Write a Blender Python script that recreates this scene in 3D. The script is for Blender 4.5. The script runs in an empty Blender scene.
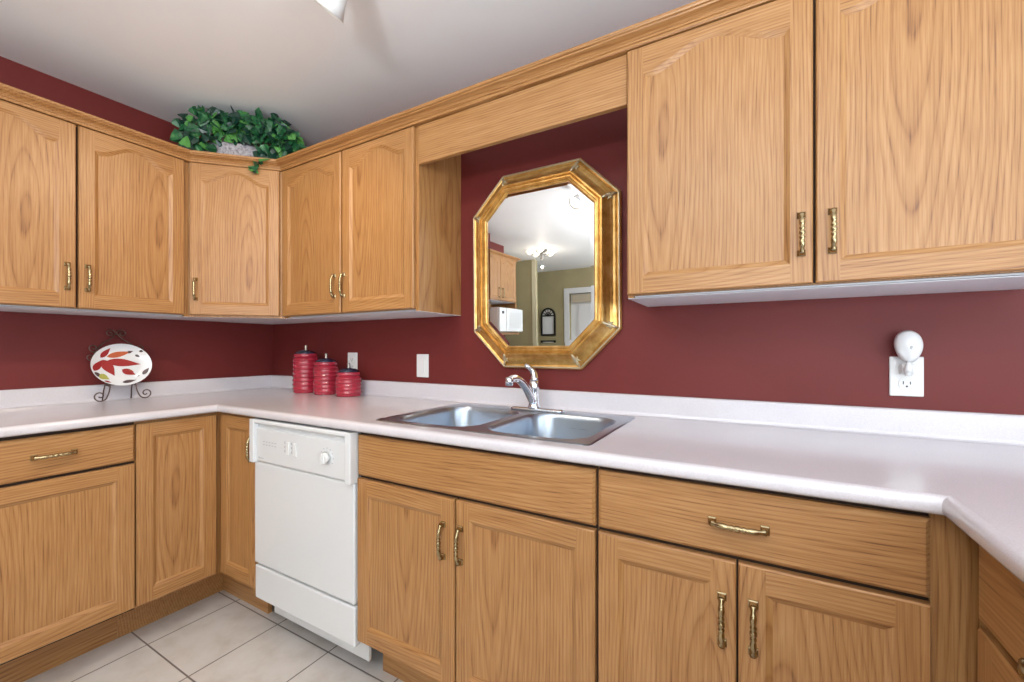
import bpy, math, random
from mathutils import Vector, Matrix
random.seed(7)
C = bpy.context.scene.collection
SC = bpy.context.scene
PI = math.pi

# ------------------------------------------------------------------ camera
cam_d = bpy.data.cameras.new('camera'); cam = bpy.data.objects.new('camera', cam_d); C.objects.link(cam)
cam_d.sensor_width = 36; cam_d.lens = 36*420.87/1024
cam_d.shift_x = (512-509.33)/1024; cam_d.shift_y = (348.35-341)/1024
cam_d.clip_start = .02; cam_d.clip_end = 60
cam.location = (2.6224, -1.5693, 1.1571); cam.rotation_euler = (PI/2, 0, .5194)
SC.camera = cam
# ------------------------------------------------------------------ world, exposure, daylight
w = bpy.data.worlds.new('world'); SC.world = w; w.use_nodes = True
w.node_tree.nodes['Background'].inputs[0].default_value = (.75, .86, 1, 1)
w.node_tree.nodes['Background'].inputs[1].default_value = 1.2
SC.view_settings.view_transform = 'Standard'; SC.view_settings.look = 'None'
SC.view_settings.gamma = 1; SC.view_settings.exposure = -.2; SC.view_settings.use_curve_mapping = False

def area(name, loc, rot, sx, sy, power, col):
    l = bpy.data.lights.new(name, 'AREA'); l.shape = 'RECTANGLE'; l.size = sx; l.size_y = sy
    l.energy = power; l.color = col
    o = bpy.data.objects.new(name, l); C.objects.link(o); o.location = loc; o.rotation_euler = rot
    return o
# daylight lamps inside unseen patio and rear windows, tilted up as added ceiling fill
area('daylight_patio_uplight', (4.6, -2.3, 1.25), (0, PI/2+.95, 0), 1.6, 2.5, 84, (.80, .90, 1))
area('daylight_rear_fill', (3.6, -4.6, 1.40), (PI/2+.95, 0, 0), 2.6, 1.4, 120, (.86, .93, 1))

# ------------------------------------------------------------------ materials
def mat(name, col, rough=.5, metal=0, spec=.5, coat=0, emit=None):
    m = bpy.data.materials.new(name); m.use_nodes = True
    b = m.node_tree.nodes['Principled BSDF']
    b.inputs['Base Color'].default_value = (*col, 1); b.inputs['Roughness'].default_value = rough
    b.inputs['Metallic'].default_value = metal; b.inputs['Specular IOR Level'].default_value = spec
    b.inputs['Coat Weight'].default_value = coat; b.inputs['Coat Roughness'].default_value = .15
    if emit:
        b.inputs['Emission Color'].default_value = (*emit[0], 1); b.inputs['Emission Strength'].default_value = emit[1]
    return m
def nd(m, t, **k):
    n = m.node_tree.nodes.new(t)
    for a, v in k.items(): setattr(n, a, v)
    return n
def lk(m, a, b): m.node_tree.links.new(a, b)
def bump(m, height, strength, dist=.001):
    b = nd(m, 'ShaderNodeBump'); b.inputs['Strength'].default_value = strength; b.inputs['Distance'].default_value = dist
    lk(m, height, b.inputs['Height']); lk(m, b.outputs[0], m.node_tree.nodes['Principled BSDF'].inputs['Normal'])
def noise(m, vec, scale, detail=3, rough=.5):
    n = nd(m, 'ShaderNodeTexNoise'); n.inputs['Scale'].default_value = scale; n.inputs['Detail'].default_value = detail
    n.inputs['Roughness'].default_value = rough; lk(m, vec, n.inputs['Vector']); return n.outputs['Fac']
def ramp(m, fac, stops):
    r = nd(m, 'ShaderNodeValToRGB'); e = r.color_ramp.elements
    for i, (p, c) in enumerate(stops):
        el = e[i] if i < 2 else e.new(p)
        el.position = p; el.color = (*c, 1) if len(c) == 3 else c
    lk(m, fac, r.inputs[0]); return r.outputs[0]
def math_(m, op, a, b=None):
    n = nd(m, 'ShaderNodeMath', operation=op)
    for i, v in enumerate((a, b)):
        if v is None: continue
        if isinstance(v, (int, float)): n.inputs[i].default_value = v
        else: lk(m, v, n.inputs[i])
    return n.outputs[0]

OAK_L, OAK_M, OAK_D = (.405, .203, .070), (.318, .140, .042), (.130, .046, .013)
def oak(name, axis='z', rings=1.0, xoff=.15, yoff=.03):
    """plain sawn oak, grain running along `axis` of the object (x or z)"""
    m = mat(name, OAK_L, .42, coat=.12)
    m.node_tree.nodes['Principled BSDF'].inputs['Coat Roughness'].default_value = .32
    bs = m.node_tree.nodes['Principled BSDF']
    tc = nd(m, 'ShaderNodeTexCoord'); oi = nd(m, 'ShaderNodeObjectInfo')
    mp0 = nd(m, 'ShaderNodeMapping')
    lk(m, tc.outputs['Object'], mp0.inputs['Vector'])
    if axis == 'x': mp0.inputs['Rotation'].default_value = (0, PI/2, 0)
    cmb = nd(m, 'ShaderNodeCombineXYZ')
    rnd = oi.outputs['Random']
    lk(m, math_(m, 'MULTIPLY', math_(m, 'SUBTRACT', rnd, .5), .22), cmb.inputs[0])
    lk(m, math_(m, 'MULTIPLY', math_(m, 'SUBTRACT', math_(m, 'FRACT', math_(m, 'MULTIPLY', rnd, 17.3)), .5), .8), cmb.inputs[2])
    add = nd(m, 'ShaderNodeVectorMath', operation='ADD'); lk(m, mp0.outputs[0], add.inputs[0]); lk(m, cmb.outputs[0], add.inputs[1])
    base = add.outputs[0]
    # low-frequency wander of the rings
    mpw = nd(m, 'ShaderNodeMapping'); mpw.inputs['Scale'].default_value = (4, 4, 1.1); lk(m, base, mpw.inputs['Vector'])
    nw = nd(m, 'ShaderNodeTexNoise'); nw.inputs['Scale'].default_value = 1; nw.inputs['Detail'].default_value = 2; lk(m, mpw.outputs[0], nw.inputs['Vector'])
    sc = nd(m, 'ShaderNodeVectorMath', operation='SCALE'); lk(m, nw.outputs['Color'], sc.inputs[0]); sc.inputs['Scale'].default_value = .06
    mp = nd(m, 'ShaderNodeMapping'); mp.inputs['Scale'].default_value = (1, 1, .11); mp.inputs['Location'].default_value = (-xoff-.04, yoff, -.055)
    lk(m, base, mp.inputs['Vector'])
    ad2 = nd(m, 'ShaderNodeVectorMath', operation='ADD'); lk(m, mp.outputs[0], ad2.inputs[0]); lk(m, sc.outputs[0], ad2.inputs[1])
    ln = nd(m, 'ShaderNodeVectorMath', operation='LENGTH'); lk(m, ad2.outputs[0], ln.inputs[0])
    rr = math_(m, 'FRACT', math_(m, 'MULTIPLY', ln.outputs['Value'], 120*rings))
    ring = ramp(m, rr, [(0, (0, 0, 0)), (.12, (.75, .75, .75)), (.5, (1, 1, 1)), (.86, (.55, .55, .55)), (1, (0, 0, 0))])
    # pores: short dark dashes along the grain
    mpp = nd(m, 'ShaderNodeMapping'); mpp.inputs['Scale'].default_value = (330, 330, 9); lk(m, base, mpp.inputs['Vector'])
    pores = ramp(m, noise(m, mpp.outputs[0], 1, 2), [(.34, (0, 0, 0)), (.56, (1, 1, 1))])
    mps = nd(m, 'ShaderNodeMapping'); mps.inputs['Scale'].default_value = (60, 60, 1.2); lk(m, base, mps.inputs['Vector'])
    streak = noise(m, mps.outputs[0], 1, 3)
    big = noise(m, base, 7, 2)
    v = math_(m, 'ADD', math_(m, 'MULTIPLY', ring, .34), math_(m, 'MULTIPLY', pores, .26))
    v = math_(m, 'ADD', v, math_(m, 'MULTIPLY', streak, .46))
    v = math_(m, 'ADD', v, math_(m, 'MULTIPLY', big, .18))
    col = ramp(m, v, [(.25, OAK_D), (.55, OAK_M), (.86, OAK_L), (1, (.45, .24, .10))])
    lk(m, col, bs.inputs['Base Color'])
    bump(m, v, .12, .0006)
    return m
M = {}
M['oak'] = oak('oak_vertical_grain', 'z')
M['oakp'] = oak('oak_panel_cathedral_grain', 'z', .95, .15, .07)
M['oakh'] = oak('oak_horizontal_grain', 'x')
M['gap_shade'] = mat('painted_gap_shade', (.03, .014, .007), .8)  # near-black colour standing in for shade between the cabinet fronts
M['melamine'] = mat('white_melamine', (.80, .81, .86), .35)
M['white'] = mat('white_plastic', (.74, .74, .73), .3)
M['enamel'] = mat('white_enamel', (.70, .71, .715), .22, coat=.3)
M['enamel_shade'] = mat('pale_grey_plastic', (.55, .55, .55), .4)
M['grey'] = mat('grey_print', (.32, .33, .36), .5)
M['black'] = mat('black_plastic', (.015, .015, .016), .35)
M['brass'] = mat('antique_brass', (.40, .32, .18), .24, 1)
M['chrome'] = mat('chrome', (.80, .82, .86), .09, 1)
M['steel_dark'] = mat('stainless_drain', (.35, .36, .38), .3, 1)
M['glassmirror'] = mat('mirror_silvering', (.93, .94, .94), .0, 1)
M['iron'] = mat('bronze_wrought_wire', (.13, .085, .07), .4, .7)
M['navy'] = mat('dark_blue_glaze', (.018, .022, .05), .12, coat=.5)
M['knobmetal'] = mat('pewter', (.36, .34, .32), .3, 1)
def brushed():
    m = mat('brushed_stainless_steel', (.40, .45, .52), .25, 1)
    tc = nd(m, 'ShaderNodeTexCoord'); mp = nd(m, 'ShaderNodeMapping'); mp.inputs['Scale'].default_value = (6, 400, 400)
    lk(m, tc.outputs['Object'], mp.inputs['Vector'])
    n = noise(m, mp.outputs[0], 1, 2)
    lk(m, ramp(m, n, [(0, (.26, .26, .26)), (1, (.32, .32, .32))]), m.node_tree.nodes['Principled BSDF'].inputs['Roughness'])
    return m
M['steel'] = brushed()
def paint(name, col, var=.06):
    m = mat(name, col, .55, spec=.35)
    tc = nd(m, 'ShaderNodeTexCoord')
    n = noise(m, tc.outputs['Object'], 3, 3)
    lk(m, ramp(m, n, [(.3, tuple(c*(1-var) for c in col)), (.7, tuple(c*(1+var) for c in col))]), m.node_tree.nodes['Principled BSDF'].inputs['Base Color'])
    bump(m, noise(m, tc.outputs['Object'], 260, 2), .12, .0004)
    return m
M['red'] = paint('dark_red_wall_paint', (.145, .018, .0155))
M['khaki'] = paint('olive_wall_paint', (.43, .37, .21))
M['ceil'] = paint('white_ceiling_paint', (.87, .87, .87), .015)
M['trim'] = mat('white_trim_paint', (.80, .81, .82), .4)
def laminate():
    m = mat('speckled_pale_laminate', (.6, .55, .57), .20, coat=.2)
    tc = nd(m, 'ShaderNodeTexCoord')
    n = noise(m, tc.outputs['Object'], 420, 3)
    n2 = noise(m, tc.outputs['Object'], 9, 3)
    v = math_(m, 'ADD', math_(m, 'MULTIPLY', n, .8), math_(m, 'MULTIPLY', n2, .2))
    lk(m, ramp(m, v, [(.3, (.60, .56, .58)), (.5, (.645, .61, .635)), (.7, (.68, .655, .68))]), m.node_tree.nodes['Principled BSDF'].inputs['Base Color'])
    return m
M['lam'] = laminate()
def tiles():
    m = mat('beige_ceramic_floor_tile', (.6, .55, .5), .35)
    tc = nd(m, 'ShaderNodeTexCoord')
    mp = nd(m, 'ShaderNodeMapping'); S = .3241
    mp.inputs['Location'].default_value = (-.5796+20*S, .5198+20*S, 0)
    lk(m, tc.outputs['Object'], mp.inputs['Vector'])
    b = nd(m, 'ShaderNodeTexBrick', offset=0, squash=1)
    b.inputs['Scale'].default_value = 1; b.inputs['Mortar Size'].default_value = .0032; b.inputs['Mortar Smooth'].default_value = .2
    b.inputs['Brick Width'].default_value = S; b.inputs['Row Height'].default_value = S
    lk(m, mp.outputs[0], b.inputs['Vector'])
    n = ramp(m, noise(m, tc.outputs['Object'], 9, 5, .6), [(.3, (.50, .445, .40)), (.5, (.57, .525, .485)), (.7, (.60, .56, .53))])
    mx = nd(m, 'ShaderNodeMix', data_type='RGBA'); lk(m, b.outputs['Fac'], mx.inputs['Factor']); lk(m, n, mx.inputs['A'])
    mx.inputs['B'].default_value = (.17, .14, .125, 1)
    lk(m, mx.outputs['Result'], m.node_tree.nodes['Principled BSDF'].inputs['Base Color'])
    bump(m, math_(m, 'SUBTRACT', 1, b.outputs['Fac']), .5, .002)
    return m
M['tile'] = tiles()
def gold():
    m = mat('gilded_frame', (.70, .42, .12), .32, .85)
    tc = nd(m, 'ShaderNodeTexCoord')
    n = noise(m, tc.outputs['Object'], 22, 4, .6)
    lk(m, ramp(m, n, [(.25, (.42, .21, .05)), (.5, (.66, .38, .11)), (.75, (.80, .56, .24))]), m.node_tree.nodes['Principled BSDF'].inputs['Base Color'])
    return m
M['gold'] = gold()
M['goldpale'] = mat('worn_silver_gilt', (.62, .53, .36), .35, .8)
M['crimson'] = mat('crimson_glaze', (.36, .020, .042), .16, coat=.6)
M['china'] = mat('white_china', (.78, .79, .80), .15, coat=.4)
M['leafred'] = mat('painted_red_leaf', (.33, .03, .03), .25)
M['leafrust'] = mat('painted_rust_leaf', (.50, .12, .05), .25)
M['leafdark'] = mat('painted_dark_leaf', (.10, .07, .07), .25)
M['leafgreen'] = mat('painted_green_fruit', (.42, .42, .10), .25)
def ivymat():
    m = mat('ivy_leaf', (.02, .12, .04), .38)
    tc = nd(m, 'ShaderNodeTexCoord')
    n = noise(m, tc.outputs['Object'], 38, 2)
    lk(m, ramp(m, n, [(.3, (.004, .035, .016)), (.5, (.010, .085, .030)), (.66, (.03, .16, .045)), (.8, (.12, .26, .10))]), m.node_tree.nodes['Principled BSDF'].inputs['Base Color'])
    return m
M['ivy'] = ivymat()
M['ivyl'] = mat('ivy_young_leaf', (.07, .24, .05), .35)
M['ivyd'] = mat('ivy_old_leaf', (.006, .035, .022), .3)
M['stem'] = mat('ivy_stem', (.05, .05, .02), .6)
def speckle():
    m = mat('speckled_grey_moss', (.5, .47, .5), .8)
    tc = nd(m, 'ShaderNodeTexCoord')
    n = noise(m, tc.outputs['Object'], 90, 4, .7)
    lk(m, ramp(m, n, [(.35, (.16, .14, .15)), (.5, (.36, .34, .37)), (.7, (.52, .50, .53))]), m.node_tree.nodes['Principled BSDF'].inputs['Base Color'])
    bump(m, n, .6, .004)
    return m
M['speckle'] = speckle()
M['lampglow'] = mat('lit_lamp_face', (1, .95, .85), .3, emit=((1, .93, .8), 9))
M['frost'] = mat('frosted_glass_shade', (.8, .78, .72), .3, emit=((1, .92, .78), 1.2))
M['shade'] = mat('beige_blind', (.62, .55, .42), .7)
M['darkwood'] = mat('dark_brown_wood', (.16, .065, .03), .5)
def glassm():
    m = mat('window_glass', (1, 1, 1), 0); b = m.node_tree.nodes['Principled BSDF']
    b.inputs['Transmission Weight'].default_value = 1; b.inputs['IOR'].default_value = 1.05
    return m
M['glass'] = glassm()
M['shell'] = mat('translucent_white_shell', (.76, .77, .77), .35)

# ------------------------------------------------------------------ mesh helpers
class MB:
    def __init__(s): s.v = []; s.f = []; s.m = []; s.sm = []
    def face(s, pts, mi=0, smooth=False):
        i = len(s.v); s.v += [tuple(p) for p in pts]; s.f.append(tuple(range(i, i+len(pts)))); s.m.append(mi); s.sm.append(smooth)
    def box(s, a, b, mi=0):
        x0, y0, z0 = a; x1, y1, z1 = b; i = len(s.v)
        s.v += [(x0,y0,z0),(x1,y0,z0),(x1,y1,z0),(x0,y1,z0),(x0,y0,z1),(x1,y0,z1),(x1,y1,z1),(x0,y1,z1)]
        for q in ((3,2,1,0),(4,5,6,7),(0,1,5,4),(1,2,6,5),(2,3,7,6),(3,0,4,7)):
            s.f.append(tuple(i+k for k in q)); s.m.append(mi); s.sm.append(False)
    def grid(s, rows, closed=False, mi=0, smooth=True, caps=False, closed_rows=False):
        """rows of points, quads between successive rows"""
        i = len(s.v); n = len(rows[0])
        for r in rows: s.v += [tuple(p) for p in r]
        R = len(rows)
        for a in range(R if closed_rows else R-1):
            b = (a+1) % R
            for k in range(n if closed else n-1):
                k2 = (k+1) % n
                s.f.append((i+a*n+k, i+a*n+k2, i+b*n+k2, i+b*n+k)); s.m.append(mi); s.sm.append(smooth)
        if caps:
            s.f.append(tuple(i+k for k in range(n))[::-1]); s.m.append(mi); s.sm.append(False)
            s.f.append(tuple(i+(R-1)*n+k for k in range(n))); s.m.append(mi); s.sm.append(False)
    def tube(s, pts, r, seg=8, mi=0, sx=1.0, caps=True):
        pts = [Vector(p) for p in pts]; rs = r if isinstance(r, (list, tuple)) else [r]*len(pts)
        t = (pts[1]-pts[0]).normalized(); up = Vector((0,0,1)) if abs(t.z) < .9 else Vector((1,0,0))
        n = t.cross(up).normalized(); rows = []
        for k, p in enumerate(pts):
            if k == 0: t2 = pts[1]-pts[0]
            elif k == len(pts)-1: t2 = pts[-1]-pts[-2]
            else: t2 = pts[k+1]-pts[k-1]
            t2.normalize(); n = (n - t2*n.dot(t2)).normalized(); b = t2.cross(n)
            rows.append([p + (n*math.cos(a)*sx + b*math.sin(a))*rs[k] for a in [2*PI*j/seg for j in range(seg)]])
        s.grid(rows, closed=True, mi=mi, caps=caps)
    def lathe(s, prof, c=(0,0,0), seg=28, mi=0, ax='z', sxy=(1,1)):
        rows = []
        for r, h in prof:
            row = []
            for j in range(seg):
                a = 2*PI*j/seg; u, v_ = r*math.cos(a)*sxy[0], r*math.sin(a)*sxy[1]
                if ax == 'z': row.append((c[0]+u, c[1]+v_, c[2]+h))
                elif ax == 'y': row.append((c[0]+v_, c[1]+h, c[2]+u))
                else: row.append((c[0]+h, c[1]+u, c[2]+v_))
            rows.append(row)
        s.grid(rows, closed=True, mi=mi, caps=True)
    def sweep(s, path, prof, mi=0, smooth=False, close_prof=True):
        """profile (offset to the right of the path, z) along an xy path, mitred"""
        P = [Vector(p) for p in path]; rows = []
        for k, p in enumerate(P):
            d = []
            if k > 0: d.append((P[k]-P[k-1]).normalized())
            if k < len(P)-1: d.append((P[k+1]-P[k]).normalized())
            ns = [Vector((q.y, -q.x)) for q in d]
            n = sum(ns, Vector((0, 0))).normalized(); n = n / n.dot(ns[0])
            rows.append([(p.x+n.x*o, p.y+n.y*o, z) for o, z in prof])
        # per-segment faces kept flat and unshared so mitres stay crisp
        for a in range(len(rows)-1):
            s.grid([rows[a], rows[a+1]], closed=close_prof, mi=mi, smooth=smooth)
        if close_prof:
            s.face(rows[0], mi); s.face(rows[-1][::-1], mi)
    def build(s, name, mats, parent=None, bevel=0, seg=2, weld=False):
        me = bpy.data.meshes.new(name); me.from_pydata(s.v, [], s.f)
        if not isinstance(mats, (list, tuple)): mats = [mats]
        for m in mats: me.materials.append(m)
        for p, mi, sm in zip(me.polygons, s.m, s.sm): p.material_index = mi; p.use_smooth = sm
        me.update()
        import bmesh
        bm = bmesh.new(); bm.from_mesh(me)
        if weld: bmesh.ops.remove_doubles(bm, verts=bm.verts, dist=1e-5)
        bmesh.ops.recalc_face_normals(bm, faces=bm.faces); bm.to_mesh(me); bm.free()
        o = bpy.data.objects.new(name, me); C.objects.link(o); o.parent = parent
        if bevel:
            b = o.modifiers.new('bevel', 'BEVEL'); b.width = bevel; b.segments = seg; b.limit_method = 'ANGLE'; b.angle_limit = .9
        return o
def tag(o, label=None, cat=None, group=None, kind=None):
    if label: o['label'] = label
    if cat: o['category'] = cat
    if group: o['group'] = group
    if kind: o['kind'] = kind
    return o
def thing(name, label, cat, loc=(0,0,0), rz=0, group=None):
    o = bpy.data.objects.new(name, None); C.objects.link(o); o.location = loc; o.rotation_euler = (0,0,rz); o.empty_display_size = .05
    return tag(o, label, cat, group)
def struct(name, mb, mats, **k):
    return tag(mb.build(name, mats, **k), kind='structure')
def bx(name, a, b, mats, parent=None, bevel=0, loc=None):
    m = MB(); m.box(a, b); o = m.build(name, mats, parent, bevel=bevel)
    if loc: o.location = loc
    return o

# ------------------------------------------------------------------ room shell
CH = 2.335
m = MB(); m.box((-3, -5.25, -.1), (5.35, .12, 0)); struct('floor', m, M['tile'])
m = MB(); m.box((-3, -5.25, CH), (5.35, .12, CH+.1)); struct('ceiling', m, M['ceil'])
m = MB(); m.box((-.12, 0, 0), (5.35, .12, CH)); struct('wall_back', m, M['red'])
m = MB(); m.box((-.12, -3.0, 0), (0, 0, CH)); struct('wall_left', m, M['red'])
m = MB(); m.box((-3, -4.12, 0), (-.09, -4.0, CH)); struct('wall_hallway', m, M['khaki'])
m = MB(); m.box((-.115, -4.0, 0), (-.05, -3.985, CH)); struct('trim_1', m, mat('cream_corner_trim', (.72, .66, .46), .5))
m = MB(); m.box((-3, -4.0, 0), (-2.9, .12, CH)); struct('wall_outer_left', m, M['khaki'])
m = MB(); m.box((-2.9, 0, 0), (-.12, .12, CH)); struct('wall_outer_back', m, M['khaki'])
def wall_with_holes(name, axis, pos, thick, u0, u1, holes, mt):
    """wall plane with rectangular holes; axis 'x' -> wall at x=pos spanning y"""
    m = MB(); us = sorted({u0, u1, *[h[0] for h in holes], *[h[1] for h in holes]})
    for a, b in zip(us, us[1:]):
        hh = [h for h in holes if h[0] <= a+1e-6 and h[1] >= b-1e-6]
        zs = [0]
        for h in hh: zs += [h[2], h[3]]
        zs.append(CH)
        for k in range(0, len(zs), 2):
            if zs[k+1]-zs[k] < 1e-4: continue
            if axis == 'x': m.box((pos, a, zs[k]), (pos+thick, b, zs[k+1]))
            else: m.box((a, pos, zs[k]), (b, pos+thick, zs[k+1]))
    return struct(name, m, mt)
wall_with_holes('wall_right', 'x', 5.2, .12, -5.25, 0, [(-3.55, -1.05, .3, 2.2)], M['khaki'])
wall_with_holes('wall_rear', 'y', -5.22, .12, -3, 5.35, [(0.02, .87, 0, 1.93), (2.2, 5.0, .65, 2.25)], M['khaki'])
def window(name, axis, pos, u0, u1, z0, z1, n):
    m = MB(); f = .06
    def b(a0, a1, c0, c1, d0, d1, mi=0):
        if axis == 'x': m.box((pos+d0, a0, c0), (pos+d1, a1, c1), mi)
        else: m.box((a0, pos-d1, c0), (a1, pos-d0, c1), mi)
    b(u0, u1, z0, z0+f, 0, .08); b(u0, u1, z1-f, z1, 0, .08); b(u0, u0+f, z0+f, z1-f, 0, .08); b(u1-f, u1, z0+f, z1-f, 0, .08)
    for k in range(1, n):
        u = u0+(u1-u0)*k/n; b(u-.03, u+.03, z0+f, z1-f, 0, .08)
    o = struct(name, m, M['trim'], bevel=.004)
    g = MB()
    if axis == 'x': g.box((pos+.03, u0+f, z0+f), (pos+.036, u1-f, z1-f))
    else: g.box((u0+f, pos-.036, z0+f), (u1-f, pos-.03, z1-f))
    g.build('window_pane', M['glass'], o)
window('window_1', 'x', 5.22, -3.55, -1.05, .3, 2.2, 2)
window('window_2', 'y', -5.12, 2.2, 5.0, .65, 2.25, 3)

# door seen in the mirror: white frame, blind, panelled leaf
m = MB()
for a, b in (((-.07, -5.10, 0), (.02, -5.075, 2.02)), ((.87, -5.10, 0), (.96, -5.075, 2.02)), ((.02, -5.10, 1.93), (.87, -5.075, 2.02))): m.box(a, b)
struct('trim_2', m, M['trim'], bevel=.006)
m = MB(); m.box((.025, -5.19, .005), (.865, -5.15, 1.925))
for x0 in (.13, .48):
    for z0, z1 in ((.15, .75), (.88, 1.78)):
        m.box((x0, -5.152, z0), (x0+.28, -5.138, z1)); m.box((x0+.035, -5.14, z0+.035), (x0+.245, -5.130, z1-.035))
d1 = struct('door_1', m, M['trim'], bevel=.004)
m = MB()
m.box((.07, -5.128, 1.78), (.83, -5.09, 1.91))
for k in range(6): m.box((.07, -5.09, 1.785+k*.021), (.83, -5.084, 1.797+k*.021))
bl = m.build('window_blind', M['shade']); tag(bl, 'beige raised blind at the top of the white door, in the mirror', 'blind')
m = MB(); m.tube([(.80, -5.13, 1.0), (.80, -5.09, 1.0), (.80, -5.085, 1.0)], [.012, .012, .026], 10); m.build('door_handle', M['brass'], d1)

# ------------------------------------------------------------------ cabinet parts
def door(parent, w, h, loc, arch=0, stile=.047, rail=.05, name='door', th=.019, panelmat=None):
    """frame-and-panel door; local x across, z up, front at y=-th, back y=0"""
    m = MB(); c = .003; f = -th; sl = .013; dp = .0075; N = 28
    W, H = w, h
    outer = [(0,0),(W,0),(W,H),(0,H)]
    inn = [(c,c),(W-c,c),(W-c,H-c),(c,H-c)]
    r0 = [(x, 0, z) for x, z in outer]; r1 = [(x, f+c, z) for x, z in outer]; r2 = [(x, f, z) for x, z in inn]
    m.face(r0, 0)
    for k in range(4):
        k2 = (k+1) % 4; mi = 1 if k in (0, 2) else 0
        m.face([r0[k], r0[k2], r1[k2], r1[k]], mi); m.face([r1[k], r1[k2], r2[k2], r2[k]], mi)
    xa, xb, za = stile, W-stile, rail
    ztop = H-rail-(.030 if arch else 0)
    def zt(x, ins=0):
        if not arch: return ztop-ins
        u = (x-xa)/(xb-xa)*2-1
        return ztop - ins + arch*(.5+.5*math.cos(PI*min(1, abs(u)*1.08)))**.85
    fy = f
    m.face([(c,fy,c),(xa,fy,c),(xa,fy,H-c),(c,fy,H-c)], 0)
    m.face([(xb,fy,c),(W-c,fy,c),(W-c,fy,H-c),(xb,fy,H-c)], 0)
    m.face([(xa,fy,c),(xb,fy,c),(xb,fy,za),(xa,fy,za)], 1)
    xs = [xa+(xb-xa)*k/N for k in range(N+1)]
    for a, b in zip(xs, xs[1:]):
        m.face([(a,fy,zt(a)),(b,fy,zt(b)),(b,fy,H-c),(a,fy,H-c)], 1)
    # slope
    xi = [xa+sl+(xb-xa-2*sl)*k/N for k in range(N+1)]
    y2 = f+dp
    top2 = [(x2, y2, zt(x1, sl)) for x1, x2 in zip(xs, xi)]
    m.face([(xa,fy,za),(xb,fy,za),(xb-sl,y2,za+sl),(xa+sl,y2,za+sl)], 1)
    m.face([(xa,fy,za),(xa+sl,y2,za+sl),top2[0],(xa,fy,zt(xa))], 0)
    m.face([(xb,fy,za),(xb,fy,zt(xb)),top2[-1],(xb-sl,y2,za+sl)], 0)
    for k in range(N):
        m.face([(xs[k],fy,zt(xs[k])),top2[k],top2[k+1],(xs[k+1],fy,zt(xs[k+1]))], 1)
    # panel with a shallow groove line round it
    for k in range(N):
        m.face([(xi[k],y2,za+sl),(xi[k+1],y2,za+sl),top2[k+1],top2[k]], 2)
    me = m.build(name, [M['oak'], M['oakh'], M['oakp']], parent)
    me.location = loc
    return me
def slab(parent, w, h, loc, name='drawer', th=.019):
    m = MB(); c = .007; f = -th
    outer = [(0,0),(w,0),(w,h),(0,h)]; inn = [(c,c),(w-c,c),(w-c,h-c),(c,h-c)]
    r0 = [(x, 0, z) for x, z in outer]; r1 = [(x, f+.006, z) for x, z in outer]; r2 = [(x, f, z) for x, z in inn]
    m.grid([r0, r1, r2], closed=True, smooth=False, caps=True)
    o = m.build(name, M['oakh'], parent); o.location = loc; return o
def handle_mesh():
    m = MB(); L = .047
    for s_ in (-1, 1):
        m.grid([[(x*.0085*k, -d, s_*L+z*.0075*k) for x, z in ((-1,-1),(1,-1),(1,1),(-1,1))] for d, k in ((0, 1.05), (.003, 1.05), (.005, .8), (.014, .55))], closed=True, smooth=False, caps=True)
    pts = []; rs = []
    n = 30
    for k in range(n+1):
        u = -1+2*k/n; a = abs(u)
        y = -.012 - .010*(1-a**4)
        r = .0034
        if a > .86: r = .0062*(1-(1-a)/.14*.35)
        elif a > .28: r = .0032+.0021*math.sin((a-.28)/.58*PI)
        elif .16 < a <= .28: r = .0052
        elif a < .08: r = .0055
        else: r = .0030
        pts.append((0, y, u*L)); rs.append(r*1.18)
    m.tube(pts, rs, 10)
    return m
hm = handle_mesh()
_h0 = hm.build('handle', M['brass']); HM = _h0.data; bpy.data.objects.remove(_h0)
def handle(parent, x, z, horiz=False, th=.019):
    o = bpy.data.objects.new('handle', HM); C.objects.link(o); o.parent = parent; o.location = (x, -th, z)
    if horiz: o.rotation_euler = (0, PI/2, 0)
    return o
def body(parent, w, d, z0, z1, sides=('oak',), name='body', front_frame=True, back=-.001, bottom='oak'):
    """carcass: side, top, bottom panels and a dark gap-shade board at the front (local y -d .. back)"""
    m = MB(); t = .016
    m.box((0, -d, z0), (t, back, z1)); m.box((w-t, -d, z0), (w, back, z1))
    m.box((t, -d, z0), (w-t, back, z0+t), 1 if bottom != 'oak' else 0); m.box((t, -d, z1-t), (w-t, back, z1))
    m.box((t, back-.008, z0+t), (w-t, back, z1-t))
    m.box((.0005, -d-.0006, z0+.002), (w-.0005, -d, z1), 2)  # dark board, paints shade into the gaps round doors and drawers
    o = m.build(name, [M['oak'], M['melamine'], M['gap_shade']], parent)
    return o

BZ0, BZ1 = .165, .878       # base carcass
DZ0, DZ1 = .178, .722       # lower doors
RZ0, RZ1 = .733, .868       # drawer fronts
FY = .581                   # base face-frame plane (fronts reach .600)
def toe(parent, w, d=.482):
    return bx('toe_kick', (0, -d, 0), (w, -d+.018, BZ0-.001), M['oakh'], parent)

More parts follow.
